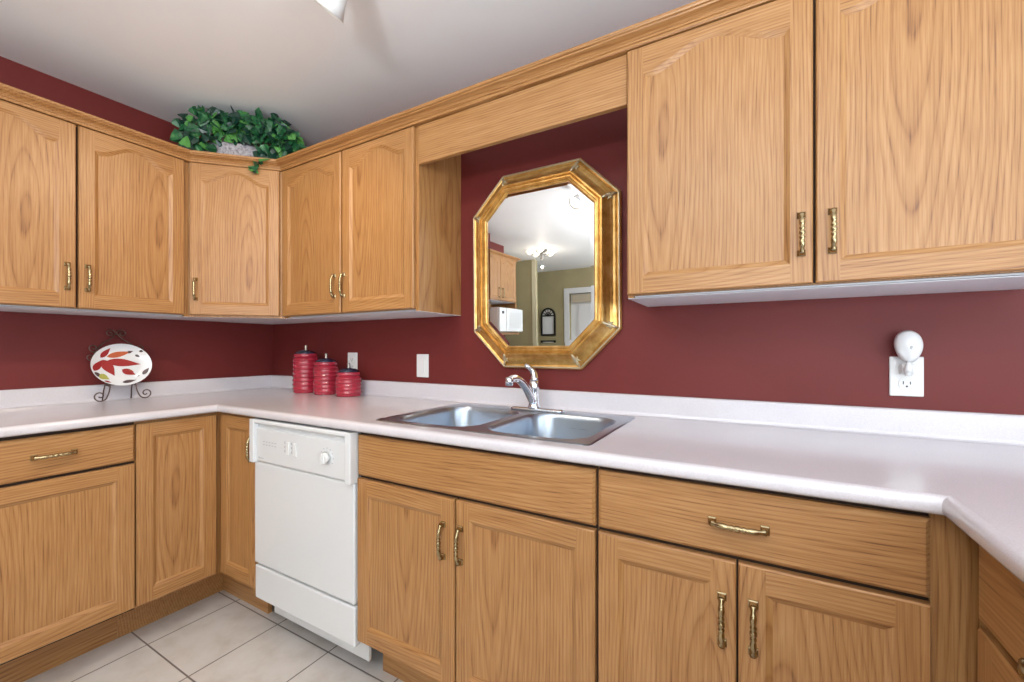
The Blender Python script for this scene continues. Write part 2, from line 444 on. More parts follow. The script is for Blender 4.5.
# --- sink base cabinet
t = thing('sink_base_cabinet', 'oak sink cabinet with plain false drawer front, two doors, below the sink', 'cabinet', (1.478, 0, 0))
m = MB(); tt = .016; W_ = .828
m.box((0, -FY, BZ0), (tt, -.001, BZ1)); m.box((W_-tt, -FY, BZ0), (W_, -.001, BZ1)); m.box((tt, -FY, BZ0), (W_-tt, -.001, BZ0+tt))
m.box((tt, -.009, BZ0+tt), (W_-tt, -.001, BZ1)); m.box((.0005, -FY-.0006, BZ0+.002), (W_-.0005, -FY, BZ1), 2)  # last box: painted gap shade behind the sink fronts
m.build('body', [M['oak'], M['melamine'], M['gap_shade']], t)
toe(t, W_)
slab(t, .821, RZ1-RZ0, (.003, -FY, RZ0), 'false_drawer_front')
d = door(t, .404, DZ1-DZ0, (.003, -FY, DZ0)); handle(d, .365, .42)
d = door(t, .411, DZ1-DZ0, (.413, -FY, DZ0)); handle(d, .018, .42)
# --- drawer base cabinet
t = thing('drawer_base_cabinet', 'oak base cabinet with a brass-handled wide drawer over two doors, right of the sink', 'cabinet', (2.307, 0, 0))
body(t, .583, FY, BZ0, BZ1); toe(t, .66)
d = slab(t, .578, RZ1-RZ0, (.003, -FY, RZ0)); handle(d, .291, .066, True)
d = door(t, .288, DZ1-DZ0, (.003, -FY, DZ0)); handle(d, .262, .423)
d = door(t, .287, DZ1-DZ0, (.295, -FY, DZ0)); handle(d, .026, .423)
bx('filler_panel', (.583, -.585, BZ0), (.66, -.565, BZ1), M['oak'], t)
# --- corner base cabinet (L shaped, two doors meeting in the inner corner)
t = thing('corner_base_cabinet', 'oak L-shaped corner base cabinet with two tall doors meeting beside the dishwasher', 'cabinet', (0, 0, 0))
m = MB()
m.box((.002, -.888, BZ0), (.590, -.002, BZ1)); m.box((.590, -FY-.0, BZ0), (.880, -.002, BZ1))
m.build('body', M['oak'], t)
m = MB(); m.box((.415, -.888, 0), (.432, -.482, BZ0-.001)); m.box((.432, -.499, 0), (.80, -.482, BZ0-.001)); m.build('toe_kick', M['oakh'], t)
d = door(t, .275, BZ1-.008-DZ0, (.591, -.887, DZ0), stile=.050); d.rotation_euler = (0, 0, PI/2)
d = door(t, .262, BZ1-.008-DZ0, (.616, -FY, DZ0), stile=.045); handle(d, .249, .570)
# --- left base cabinet (drawer + door), front faces +x
t = thing('drawer_base_cabinet', 'oak base cabinet under the left counter with one drawer above one wide door', 'cabinet', (0, -1.335, 0), PI/2)
body(t, .446, .591, BZ0, BZ1); toe(t, .446, .432)
d = slab(t, .440, RZ1-RZ0, (.003, -.591, RZ0)); handle(d, .228, .070, True)
d = door(t, .440, DZ1-DZ0, (.003, -.591, DZ0), stile=.052); handle(d, .026, .44)
# --- peninsula cabinet, front faces -x
t = thing('peninsula_base_cabinet', 'oak peninsula cabinet at the right edge with drawer fronts under the counter', 'cabinet', (3.56, -.63, 0), -PI/2)
o = body(t, 1.33, .611, BZ0, BZ1, back=-.001); toe(t, 1.33, .50)
for k, (x0, x1) in enumerate(((.006, .655), (.659, 1.325))):
    d = slab(t, x1-x0, RZ1-RZ0, (x0, -.611, RZ0)); handle(d, .215 if k == 0 else .33, .035, True)
    d = door(t, x1-x0, DZ1-DZ0, (x0, -.611, DZ0)); handle(d, x1-x0-.026 if k == 0 else .026, .42)

# ------------------------------------------------------------------ worktop with integral backsplash and sink cut-out
SX0, SX1, SY0, SY1 = 1.535, 2.262, -.551, -.090      # cut-out
ct = thing('worktop', 'continuous U-shaped pale speckled laminate worktop with low backsplash', 'worktop', (0, 0, 0))
ZT, TH = .914, .032
LX, FYc, RX, EL, ER, RE = .6317, -.6225, 2.8947, -1.345, -1.975, 3.58
path = [(LX, EL), (LX, FYc), (RX, FYc), (RX, ER)]
prof = [(-.016, ZT), (-.008, ZT-.001), (-.002, ZT-.005), (0, ZT-.011), (0, ZT-.024), (-.003, ZT-.029), (-.009, ZT-TH), (-.016, ZT-TH)]
m = MB(); m.sweep(path, prof, smooth=True, close_prof=False)
i = .016; lx, fy, rx = LX-i, FYc+i, RX+i
def slabq(x0, x1, y0, y1):
    for z in (ZT, ZT-TH): m.face([(x0,y0,z),(x1,y0,z),(x1,y1,z),(x0,y1,z)])
slabq(.001, lx, EL, -.001); slabq(lx, SX0, fy, -.001); slabq(SX1, rx, fy, -.001)
slabq(SX0, SX1, fy, SY0); slabq(SX0, SX1, SY1, -.001); slabq(rx, RE, ER, -.001)
for a, b in (((SX0,SY0),(SX1,SY0)),((SX1,SY0),(SX1,SY1)),((SX1,SY1),(SX0,SY1)),((SX0,SY1),(SX0,SY0)),((.001,EL),(lx,EL)),((rx,ER),(RE,ER)),((RE,ER),(RE,-.001))):
    m.face([(*a,ZT-TH),(*b,ZT-TH),(*b,ZT),(*a,ZT)])
m.build('top', M['lam'], ct)
m = MB(); m.sweep([(.001, EL), (.001, -.001), (RE, -.001)], [(0, ZT), (0, ZT+.075), (.014, ZT+.075), (.0185, ZT+.072), (.0195, ZT+.067), (.0195, ZT+.012), (.022, ZT+.004), (.030, ZT+.0003)], smooth=False)
m.build('backsplash', M['lam'], ct)

# ------------------------------------------------------------------ wall (upper) cabinets
UZ0, UZ1, UD = 1.308, 2.047, .283
UH = 2.045-1.318
def upper(label, loc, w, rz, doors, depth=UD):
    t = thing('wall_cabinet', label, 'cabinet', loc, rz)
    m = MB(); q = .016
    m.box((0, -depth, 0), (q, -.001, UZ1-UZ0)); m.box((w-q, -depth, 0), (w, -.001, UZ1-UZ0))
    m.box((q, -depth+.018, .004), (w-q, -.001, .02), 1); m.box((q, -depth, UZ1-UZ0-q), (w-q, -.001, UZ1-UZ0))
    m.box((q, -depth, .008), (w-q, -depth+.018, UZ1-UZ0-q))
    # thin white skin under the sides
    m.box((0, -depth, -.0012), (w, -.001, 0), 1)
    m.box((doors[0][1]-.03, -depth-.0006, .012), (doors[1][0]+.03, -depth+.012, UZ1-UZ0-.004), 2)  # dark strip, shade painted into the gap between the two doors
    m.build('body', [M['oak'], M['melamine'], M['gap_shade']], t)
    for x0, x1, hs in doors:
        d = door(t, x1-x0, UH, (x0, -depth, .010), arch=.054, stile=.047)
        if hs is not None: handle(d, hs, .122)
    return t
upper('large oak wall cabinet at top right with two arched doors', (2.302, 0, UZ0), .92, 0, [(.001, .455, .430), (.461, .917, .032)])
upper('oak wall cabinet with two arched doors left of the gold mirror', (.58, 0, UZ0), .890, 0, [(.002, .440, .402), (.452, .875, .013)])
upper('oak wall cabinet on the left wall with two arched doors above the plate', (0, -1.345, UZ0), .763, PI/2, [(.012, .372, .335), (.380, .741, .026)])
# diagonal corner cabinet
t = thing('corner_wall_cabinet', 'diagonal oak corner wall cabinet with one arched door under the ivy', 'cabinet', (0, 0, UZ0))
m = MB()
pg = [(.001, -.001), (.001, -.5805), (.2835, -.5805), (.5785, -.2855), (.5785, -.001)]
e = .019/math.sqrt(2)
H_ = UZ1-UZ0
for z in (0, H_): m.face([(x, y, z) for x, y in pg], 1 if z == 0 else 0)
for k in range(5):
    a, b = pg[k], pg[(k+1) % 5]; m.face([(*a, 0), (*b, 0), (*b, H_), (*a, H_)])
m.build('body', [M['oak'], M['melamine']], t)
# door on the 45 degree face
A = Vector((.2835, -.5805)); dirv = Vector((1, 1)).normalized(); dw = .395
st = A + dirv*.012
d = door(t, .385, UH, (st.x, st.y, .010), arch=.054, stile=.047); d.rotation_euler = (0, 0, PI/4); handle(d, .026, .122)

# valance over the sink
vz0 = 1.893
m = MB(); m.box((1.472, -.290, vz0), (2.300, -.272, 2.046)); o = m.build('valance', M['oakh'], bevel=.002)
tag(o, 'plain horizontal oak valance board bridging the cabinets above the mirror', 'valance')
# crown moulding
m = MB()
cp = [(-.030, 2.0485), (.001, 2.0485), (.003, 2.052), (.003, 2.058), (.007, 2.0595), (.007, 2.063), (.013, 2.068), (.021, 2.0715), (.030, 2.074), (.032, 2.0775), (.037, 2.079), (.039, 2.083), (.039, 2.089), (-.030, 2.089)]
m.sweep([(.302, -1.345), (.302, -.581), (.578, -.302), (3.225, -.302)], cp)
o = m.build('crown_moulding', M['oakh']); tag(o, 'long oak crown moulding running along the tops of the wall cabinets', 'moulding')

# ------------------------------------------------------------------ dishwasher
t = thing('dishwasher', 'white built-in dishwasher with control panel and round dial', 'dishwasher', (.884, 0, 0))
W = .592
bx('body', (.012, -.575, .16), (W-.010, -.03, .872), M['enamel_shade'], t)
m = MB(); m.box((.004, -.606, .296), (W-.002, -.578, .703)); m.build('door_panel', M['enamel'], t, bevel=.006, seg=3)
m = MB(); m.box((.004, -.604, .153), (W-.002, -.578, .287)); m.build('lower_panel', M['enamel'], t, bevel=.006, seg=3)
m = MB(); m.box((.0, -.522, .046), (W-.026, -.508, .150)); m.box((.05, -.578, .145), (W-.05, -.508, .152)); m.build('kick_plate', M['enamel'], t, bevel=.002)
for x_ in (.020, W-.040):
    m = MB(); m.lathe([(.016, 0), (.016, .010), (.006, .012), (.006, .17)], (x_, -.42, 0), 16); m.build('levelling_foot', M['black'], t)
# console: raised rim, recessed face, finger groove
m = MB(); x0, x1, z0, z1 = -.002, W+.0, .706, .876; F = -.624
prof = [(-.588, z0-.002), (-.608, z0), (-.612, z0+.008), (-.612, .838), (-.606, .842), (-.603, .856), (-.619, .860), (-.623, .864), (-.623, z1-.003), (-.619, z1), (-.588, z1)]
m.grid([[(x, y, z) for y, z in prof] for x in (x0+.028, x1-.028)], closed=True, smooth=False, caps=True)
for a, b in ((x0, x0+.028), (x1-.028, x1)): m.box((a, F, z0-.003), (b, -.588, z1))
con = m.build('control_panel', M['enamel'], t, bevel=.003)
m = MB(); cx, cz = .460, .777
m.lathe([(.024, -.612), (.024, -.615)], (cx, 0, cz), 32, ax='y', mi=1)
m.lathe([(.0195, -.615), (.0185, -.628), (.0165, -.630)], (cx, 0, cz), 28, ax='y')
m.box((cx-.0035, -.637, cz-.017), (cx+.0035, -.629, cz+.017))
m.build('dial', [M['white'], M['enamel_shade']], t)
m = MB()
for a in range(12):
    if a in (5, 6, 7): continue
    an = a/12*2*PI; r = .033
    m.box((cx+r*math.sin(an)-.0035, -.6128, cz+r*math.cos(an)-.001), (cx+r*math.sin(an)+.0035, -.6119, cz+r*math.cos(an)+.001))
for k in range(5):
    for j in range(2): m.box((.075+k*.019, -.6128, .790-j*.012), (.086+k*.019, -.6119, .7925-j*.012))
for k in range(2):
    for j in range(3): m.box((.215+k*.042, -.6128, .797-j*.016), (.219+k*.042, -.6119, .8065-j*.016))
m.box((.045, -.6128, .7205), (.050, -.6119, .7285)); m.box((.054, -.6128, .723), (.078, -.6119, .7255))
m.build('printed_marks', M['grey'], t)
for k in range(2): bx('push_button', (.230+k*.042, -.6165, .758), (.247+k*.042, -.6119, .806), M['white'], t, .0015)

# ------------------------------------------------------------------ sink
def rrect(x0, x1, y0, y1, r, z, n=6):
    p = []
    for (cx, cy, a0) in ((x1-r, y1-r, 0), (x0+r, y1-r, PI/2), (x0+r, y0+r, PI), (x1-r, y0+r, 1.5*PI)):
        for k in range(n+1):
            a = a0+PI/2*k/n; p.append((cx+r*math.cos(a), cy+r*math.sin(a), z))
    return p
t = thing('kitchen_sink', 'double bowl stainless steel drop-in sink set into the worktop', 'sink', (0, 0, 0))
RX0, RX1, RY0, RY1 = 1.520, 2.277, -.565, -.072
bowls = [(1.550, 1.884, -.532, -.135), (1.918, 2.246, -.532, -.135)]
m = MB()
rz = ZT+.0035
# rim: flat deck split into strips around the two round-cornered bowls
out = [rrect(RX0, RX1, RY0, RY1, .018, ZT+.0004), rrect(RX0+.003, RX1-.003, RY0+.003, RY1-.003, .017, rz), rrect(RX0+.010, RX1-.010, RY0+.010, RY1-.010, .013, rz-.0012)]
m.grid(out, closed=True)
xm = 1.901
def deck_ring(cell, bowl):
    """cell rect with square corners to rounded bowl loop, same vertex count"""
    n = 6; x0, x1, y0, y1 = cell; L = rrect(*bowl, .085, rz-.0012, n)
    o = []
    for ci, (X, Y) in enumerate(((x1, y1), (x0, y1), (x0, y0), (x1, y0))):
        for k in range(n+1):
            q = L[ci*(n+1)+k]
            u = k/n
            # walk across the corner along the cell outline
            if ci == 0: p = (X, q[1]) if u < .5 else (q[0], Y)
            elif ci == 1: p = (q[0], Y) if u < .5 else (X, q[1])
            elif ci == 2: p = (X, q[1]) if u < .5 else (q[0], Y)
            else: p = (q[0], Y) if u < .5 else (X, q[1])
            if k == n//2: p = (X, Y)
            o.append((p[0], p[1], rz-.0012))
    return o, L
for (bx0, bx1, by0, by1), cell in zip(bowls, ((RX0+.010, xm, RY0+.010, RY1-.010), (xm, RX1-.010, RY0+.010, RY1-.010))):
    o, L = deck_ring(cell, (bx0, bx1, by0, by1))
    m.grid([o, L], closed=True, smooth=False)
m.build('rim', M['steel'], t)
for bx0, bx1, by0, by1 in bowls:
    b = MB(); rows = []
    for ins, dz, r in ((-.004, -.0012+.0025, .067), (0, -.0012, .085), (.003, -.004, .083), (.007, -.02, .08), (.016, -.135, .08), (.022, -.152, .078), (.034, -.163, .07), (.05, -.167, .06)):
        if ins < 0: continue
        rows.append(rrect(bx0+ins, bx1-ins, by0+ins, by1-ins, r, rz+dz))
    cx, cy = (bx0+bx1)/2, (by0+by1)/2
    rows.append([(cx+(p[0]-cx)*.4, cy+(p[1]-cy)*.4, rz-.169) for p in rows[-1]])
    b.grid(rows, closed=True); b.face(rows[-1])
    bo = b.build('basin', M['steel'], t)
    dr = MB(); dr.lathe([(.044, rz-.1685), (.044, rz-.166), (.036, rz-.1655), (.032, rz-.172), (.010, rz-.172), (.008, rz-.160), (.002, rz-.158)], (cx, cy, 0), 24); dr.build('drain', M['steel_dark'], bo)

# faucet
fx, fyy = 1.893, -.100
zf = rz
t = thing('faucet', 'chrome single-lever kitchen faucet behind the sink divider', 'faucet', (fx, fyy, zf))
m = MB(); m.grid([[(x, y, z) for x, y, z in rrect(-.10+i_, .125-i_, -.024+i_*.8, .022-i_*.8, .0205-i_*.7, z)] for i_, z in ((0, 0), (0, .004), (.003, .008), (.010, .0105))], closed=True, caps=True)
m.build('base_plate', M['chrome'], t)
m = MB(); m.lathe([(.026, .009), (.025, .016), (.021, .026), (.020, .075), (.0215, .085), (.0215, .100), (.018, .112), (.009, .119)], (0, 0, 0), 28); m.build('faucet_body', M['chrome'], t)
m = MB(); pts = []; rs = []
for k in range(15):
    u = k/14
    y = -.006-.165*u; z = .030+.092*math.sin(u*1.95)/math.sin(1.571)+.012*u
    pts.append((-.012*u, y, z)); rs.append(.0165-.0045*u)
m.tube(pts, rs, 14)
ex = pts[-1]; m.lathe([(.0135, .010), (.0145, -.004), (.0135, -.020), (.011, -.021)], (ex[0], ex[1]-.002, ex[2]), 18)
m.build('spout', M['chrome'], t)
m = MB(); m.tube([(0, 0, .108), (-.002, .008, .122), (-.006, .012, .138), (-.012, .006, .155), (-.020, -.008, .168), (-.026, -.022, .174)], [.017, .0165, .014, .011, .009, .006], 12); m.build('lever', M['chrome'], t)

# ------------------------------------------------------------------ mirror (octagonal, gilded)
t = thing('wall_mirror', 'octagonal mirror in an antique gold frame on the red wall over the sink', 'mirror', (1.882, -.004, 1.074))
t.rotation_euler = (math.radians(.75), 0, 0)
def octo(hx, hz, c, y, cz=.409):
    return [(x, y, z+cz) for x, z in ((-hx+c,-hz),(hx-c,-hz),(hx,-hz+c),(hx,hz-c),(hx-c,hz),(-hx+c,hz),(-hx,hz-c),(-hx,-hz+c))]
m = MB()
HX, HZ, CC = .329, .409, .155
fp = [(0, 0), (0, -.010), (.004, -.015), (.012, -.015), (.016, -.013), (.020, -.016), (.028, -.019), (.038, -.026), (.048, -.037), (.056, -.049), (.060, -.053), (.065, -.053), (.068, -.048), (.073, -.052), (.078, -.052), (.081, -.047), (.087, -.048), (.091, -.045), (.094, -.038)]
rows = []
for ins, y in fp:
    k = ins*(1-math.tan(PI/8)) if False else ins*.586
    rows.append(octo(HX-ins, HZ-ins, CC-k, y))
for a in range(len(rows)-1):
    for k in range(8):
        k2 = (k+1) % 8
        m.face([rows[a][k], rows[a][k2], rows[a+1][k2], rows[a+1][k]])
fr = m.build('frame', M['gold'], t)
# back board
m = MB(); m.face(rows[0]); m.build('back_board', M['darkwood'], t)
# beaded rope edge
m = MB(); R0 = octo(HX-.007, HZ-.007, CC-.004, -.015)
for k in range(8):
    a, b = Vector(R0[k]), Vector(R0[(k+1) % 8]); L = (b-a).length; n = max(4, int(L/.0085))
    pts = []; rs = []
    for j in range(n*2+1):
        pts.append(a.lerp(b, j/(n*2))); rs.append(.0048 if j % 2 else .0028)
    m.tube(pts, rs, 6)
m.build('beaded_edge', M['goldpale'], t)
# corner ornaments: leaf clasps over each mitre
inn = octo(HX-.060, HZ-.060, CC-.035, -.053); outr = octo(HX-.014, HZ-.014, CC-.008, -.016); mid = octo(HX-.036, HZ-.036, CC-.021, -.028)
for k in range(8):
    m = MB(); a, c_, b = Vector(outr[k]), Vector(mid[k]), Vector(inn[k])
    m.tube([a, a.lerp(c_, .5)+Vector((0, -.004, 0)), c_, c_.lerp(b, .5)+Vector((0, -.003, 0)), b], [.003, .0065, .0045, .0065, .003], 8)
    tdir = (b-a).cross(Vector((0, 1, 0))).normalized()
    for s_ in (-1, 1):
        m.tube([c_, c_+tdir*s_*.008+Vector((0, .001, 0)), c_+tdir*s_*.014+(a-b)*.12+Vector((0, .004, 0))], [.003, .0045, .001], 6)
        m.tube([c_, c_+tdir*s_*.007+(b-a)*.1, c_+tdir*s_*.011+(b-a)*.28+Vector((0, .006, 0))], [.003, .004, .001], 6)
    m.build('corner_ornament', M['goldpale'], t)
# bevelled glass
m = MB(); g0 = octo(HX-.092, HZ-.092, CC-.054, -.0385); g1 = octo(HX-.106, HZ-.106, CC-.062, -.0391)
for k in range(8):
    k2 = (k+1) % 8; m.face([g0[k], g0[k2], g1[k2], g1[k]])
m.face(g1); m.build('mirror_glass', M['glassmirror'], t)

# ------------------------------------------------------------------ outlets, switch, night light
def plate(name, label, cat, x0, x1, z0, z1):
    t = thing(name, label, cat, ((x0+x1)/2, -.001, (z0+z1)/2))
    w, h = x1-x0, z1-z0
    m = MB(); m.box((-w/2, -.006, -h/2), (w/2, 0, h/2)); m.build('cover_plate', M['white'], t, bevel=.0025, seg=3)
    return t, w, h
def receptacle(t, z, s=1):
    m = MB(); m.grid([rrect_xz(-.0165*s, .0165*s, z-.014*s, z+.014*s, .010*s, y) for y in (-.006, -.0082)], closed=True, caps=True, smooth=False)
    o = m.build('socket', M['white'], t)
    m = MB()
    m.box((-.0085*s, -.0086, z-.002), (-.0062*s, -.008, z+.007*s)); m.box((.0062*s, -.0086, z-.002), (.0085*s, -.008, z+.006*s))
    m.lathe([(.0028*s, -.0086), (.0028*s, -.008)], (0, 0, z-.0075*s), 10, ax='y')
    m.build('slot', M['black'], o)
def rrect_xz(x0, x1, z0, z1, r, y): return [(p[0], y, p[1]) for p in rrect(x0, x1, z0, z1, r, 0, 4)]
t, w_, h_ = plate('electrical_outlet', 'white wall outlet plate behind the smallest red canister', 'outlet', .708, .782, 1.020, 1.134)
receptacle(t, .020); receptacle(t, -.020)
t, w_, h_ = plate('light_switch', 'white rocker switch plate on red wall between canisters and mirror', 'switch', 1.206, 1.280, 1.017, 1.129)
m = MB(); m.box((-.0165, -.0095, -.033), (.0165, -.006, .033)); m.build('rocker', M['white'], t, bevel=.0015)
t, w_, h_ = plate('electrical_outlet', 'white duplex outlet at right with a shell night light plugged in', 'outlet', 2.964, 3.036, 1.024, 1.134)
receptacle(t, .021); receptacle(t, -.020)
# night light
t = thing('night_light', 'white scallop shell night light plugged into the right outlet', 'night light', (2.997, -.010, 1.103))
m = MB(); m.box((-.014, -.028, -.016), (.014, 0, .012)); m.build('plug_base', M['white'], t, bevel=.004, seg=3)
m = MB(); m.lathe([(.0085, 0), (.0095, .010), (.006, .022), (.004, .03)], (-.002, -.034, -.012), 14); m.lathe([(.007, -.004), (.0075, .002), (.005, .006)], (-.002, -.034, -.016), 14); m.build('bulb', M['shell'], t)
m = MB(); rows = []
NR, NC = 12, 36
for i_ in range(NR+1):
    u = i_/NR; row = []
    for k in range(NC):
        a = 2*PI*k/NC
        R_ = 1 + .07*math.cos(a-2.2) + .035*math.cos(2*a+.6)
        x = .0285*R_*u*math.cos(a)*(1 + .18*math.sin(a))+.001; z = .056 + .046*R_*u*math.sin(a) - .010*u*(1-abs(math.sin(a)))*0
        rib = .0012*math.cos(9*math.atan2(x, z-.015))*u
        row.append((x, -.026-.022*math.sqrt(max(0, 1-u*u))-rib, z))
    rows.append(row)
m.grid(rows[1:], closed=True); m.face(rows[1], 0, True)
o = m.build('shell_shade', M['shell'], t); sd = o.modifiers.new('thick', 'SOLIDIFY'); sd.thickness = .002

# ------------------------------------------------------------------ canisters
def canister(label, x, y, r, h):
    t = thing('canister', label, 'canister', (x, y, ZT), 0, None)
    n = max(3, round(h/.0235)); p = [(r*.80, .0005), (r*.94, .002)]
    for k in range(n):
        z0 = .004+k*(h-.018)/n; dz = (h-.018)/n
        p += [(r*.955, z0+dz*.12), (r*.955, z0+dz*.62), (r*1.0, z0+dz*.74), (r*1.015, z0+dz*.86), (r*.985, z0+dz*.97)]
    p += [(r*.90, h-.010), (r*.86, h-.004), (r*.80, h-.003)]
    m = MB(); m.lathe(p, (0, 0, 0), 36); m.build('jar', M['crimson'], t)
    m = MB(); m.lathe([(r*.86, h-.003), (r*.90, h), (r*.90, h+.011), (r*.84, h+.015)], (0, 0, 0), 36)
    m.lathe([(r*.83, h+.0145), (r*.78, h+.021), (r*.55, h+.030), (r*.25, h+.035), (r*.15, h+.036)], (0, 0, 0), 32, mi=1)
    ld = m.build('lid', [M['crimson'], M['navy']], t)
    m = MB(); m.lathe([(.009, h+.033), (.0095, h+.037), (.006, h+.041), (.008, h+.052), (.0065, h+.060), (.002, h+.062)], (0, 0, 0), 14); m.build('knob', M['knobmetal'], ld)
# measured from the photo: see spacing
canister('tallest ribbed red canister with dark lid, nearest the corner', .491, -.108, .067, .199)
canister('medium ribbed red canister between the tall and the small one', .664, -.108, .065, .156)
canister('shortest ribbed red canister with dark lid, in front of the wall outlet', .840, -.108, .065, .108)

# ------------------------------------------------------------------ decorative plate on wire stand (faces +x)
def spiral(c, r0, turns, a0, sgn=1, n=26, shrink=.85):
    """inward spiral in local (u,v) starting on radius r0 at angle a0"""
    return [(c[0]+r0*(1-shrink*k/n)*math.cos(a0+sgn*turns*2*PI*k/n), c[1]+r0*(1-shrink*k/n)*math.sin(a0+sgn*turns*2*PI*k/n)) for k in range(n+1)]
def catmull(P, n=6):
    o = []
    for i_ in range(len(P)-1):
        p0 = P[max(0, i_-1)]; p1 = P[i_]; p2 = P[i_+1]; p3 = P[min(len(P)-1, i_+2)]
        for k in range(n):
            t_ = k/n; o.append(tuple(.5*((2*p1[q])+(-p0[q]+p2[q])*t_+(2*p0[q]-5*p1[q]+4*p2[q]-p3[q])*t_*t_+(-p0[q]+3*p1[q]-3*p2[q]+p3[q])*t_**3) for q in range(len(p1))))
    o.append(tuple(P[-1])); return o
YS = -.764
st_ = thing('plate_stand', 'bronze wire scroll stand on the left counter against the backsplash', 'plate stand', (.085, YS, ZT), PI/2)
# local: x = across (world +y), z up, -y = towards room; stand leans back with height
tilt = lambda z: (.055*(z-.03)/.30) if z > .03 else 0      # towards the wall (+y local)
def W3(pts, dy=0): return [(u, tilt(v)+dy, v) for u, v in pts]
m = MB()
for s_ in (-1, 1):
    # front foot: scroll that curls outward at the counter
    foot = [(s_*.048, .100), (s_*.046, .075), (s_*.050, .045), (s_*.060, .022)]
    sp = spiral((s_*.082, .030), .0255, 1.35, (PI*1.15 if s_ > 0 else -PI*.15), s_)
    m.tube([(u, -.012-.010*(1-min(1, v/.1)), v) for u, v in catmull(foot[:3]+sp[:1], 5)[:-1]] + [(u, -.022, v) for u, v in sp], .0027, 7)
    # cradle hook and the back leg
    m.tube([(s_*.048, -.012, .100), (s_*.048, -.016, .082), (s_*.047, -.004, .070), (s_*.047, .024, .074)], .0025, 7)
    m.tube([(s_*.048, .020, .100), (s_*.050, .045, .050), (s_*.052, .055, .004)], .0025, 7)
    m.tube(W3(catmull([(s_*.047, .074), (s_*.060, .13), (s_*.085, .20), (s_*.060, .255), (s_*.022, .288), (0, .314)], 6), .014), .0027, 7)
    m.tube(W3(spiral((s_*.021, .314), .019, 1.3, (PI if s_ > 0 else 0), -s_), .014), .0024, 7)
    m.tube(W3([(s_*.075, .225)] + spiral((s_*.082, .245), .0195, 1.3, (PI*1.3 if s_ > 0 else -PI*.3), s_), .014), .0024, 7)
    m.tube(W3([(s_*.090, .185)] + spiral((s_*.094, .203), .016, 1.2, (PI*1.3 if s_ > 0 else -PI*.3), s_), .014), .0024, 7)
m.tube([(-.048, .024, .074), (.048, .024, .074)], .0025, 7)
m.build('wire_frame', M['iron'], st_)
pl = thing('decorative_plate', 'white china plate painted with red autumn leaves, standing on the wire stand', 'plate', (.085, YS, ZT+.165), PI/2)
pl.rotation_euler = (0, 0, PI/2)
tl = bpy.data.objects.new('x', None)
PW, PH = .110, .098
ang = math.radians(-10.3)
def pt_(u, v, d):      # u,v in plate units, d depth towards the room
    y = -d; z = v*PH
    c_, s_ = math.cos(ang), math.sin(ang)
    return (u*PW, y*c_ - z*s_ + .008, y*s_ + z*c_)
def depth(r): return .004+.014*max(0, (r-.62)/.38)**1.3 if r > .62 else .004
m = MB(); rows = []
for r in (1.0, .985, .95, .88, .8, .7, .62, .45, .25, .08):
    rows.append([pt_(r*math.cos(a), r*math.sin(a), depth(r)) for a in [2*PI*k/48 for k in range(48)]])
m.grid(rows, closed=True); m.face(rows[-1], 0)
m.grid([[pt_(r*math.cos(a), r*math.sin(a), depth(r)-.005) for a in [2*PI*k/48 for k in range(48)]] for r in (.99, .88, .62, .3)], closed=True, caps=False)
m.grid([rows[0], [pt_(.99*math.cos(a), .99*math.sin(a), depth(.99)-.005) for a in [2*PI*k/48 for k in range(48)]]], closed=True)
def leaf(cx, cy, L, Wd, a, mi, curve=0):
    N = 10; P1 = []; P2 = []
    for k in range(N+1):
        u = k/N; ww = Wd*math.sin(PI*u**.8)*.5*(1-.3*u)
        x = L*(u-.5); y = curve*math.sin(PI*u)
        for s_, P in ((1, P1), (-1, P2)):
            X = cx+x*math.cos(a)-(y+s_*ww)*math.sin(a); Y = cy+x*math.sin(a)+(y+s_*ww)*math.cos(a)
            r = math.hypot(X, Y); k_ = min(1, .97/max(r, 1e-6)); X *= k_; Y *= k_
            P.append(pt_(X, Y, depth(min(1, math.hypot(X, Y)))+.0012))
    m.grid([P1, P2], mi=mi, smooth=False)
for a_ in ((.08, .10, 1.15, .42, -.16, 1), (-.05, .52, .85, .30, .28, 2), (-.42, -.12, .85, .42, -1.15, 1), (-.76, .0, .58, .30, 1.05, 1), (-.50, .58, .55, .24, .95, 1),
           (.22, -.36, .52, .32, -.55, 1), (.30, -.30, .2, .10, -.55, 2), (.30, .62, .22, .14, .35, 3), (.55, .42, .20, .12, -.7, 3), (.68, .65, .18, .13, .2, 3), (.78, -.35, .40, .17, .95, 3), (.80, -.30, .22, .08, .95, 2),
           (-.60, -.55, .40, .30, -.6, 4), (-.78, -.45, .35, .18, -.9, 3), (.20, -.80, .48, .17, .18, 3), (.24, -.82, .2, .08, .18, 1), (.52, -.55, .08, .07, 0, 3), (-.50, -.78, .25, .10, -.4, 1)):
    leaf(*a_)
m.build('painted_dish', [M['china'], M['leafred'], M['leafrust'], M['leafdark'], M['leafgreen']], pl)

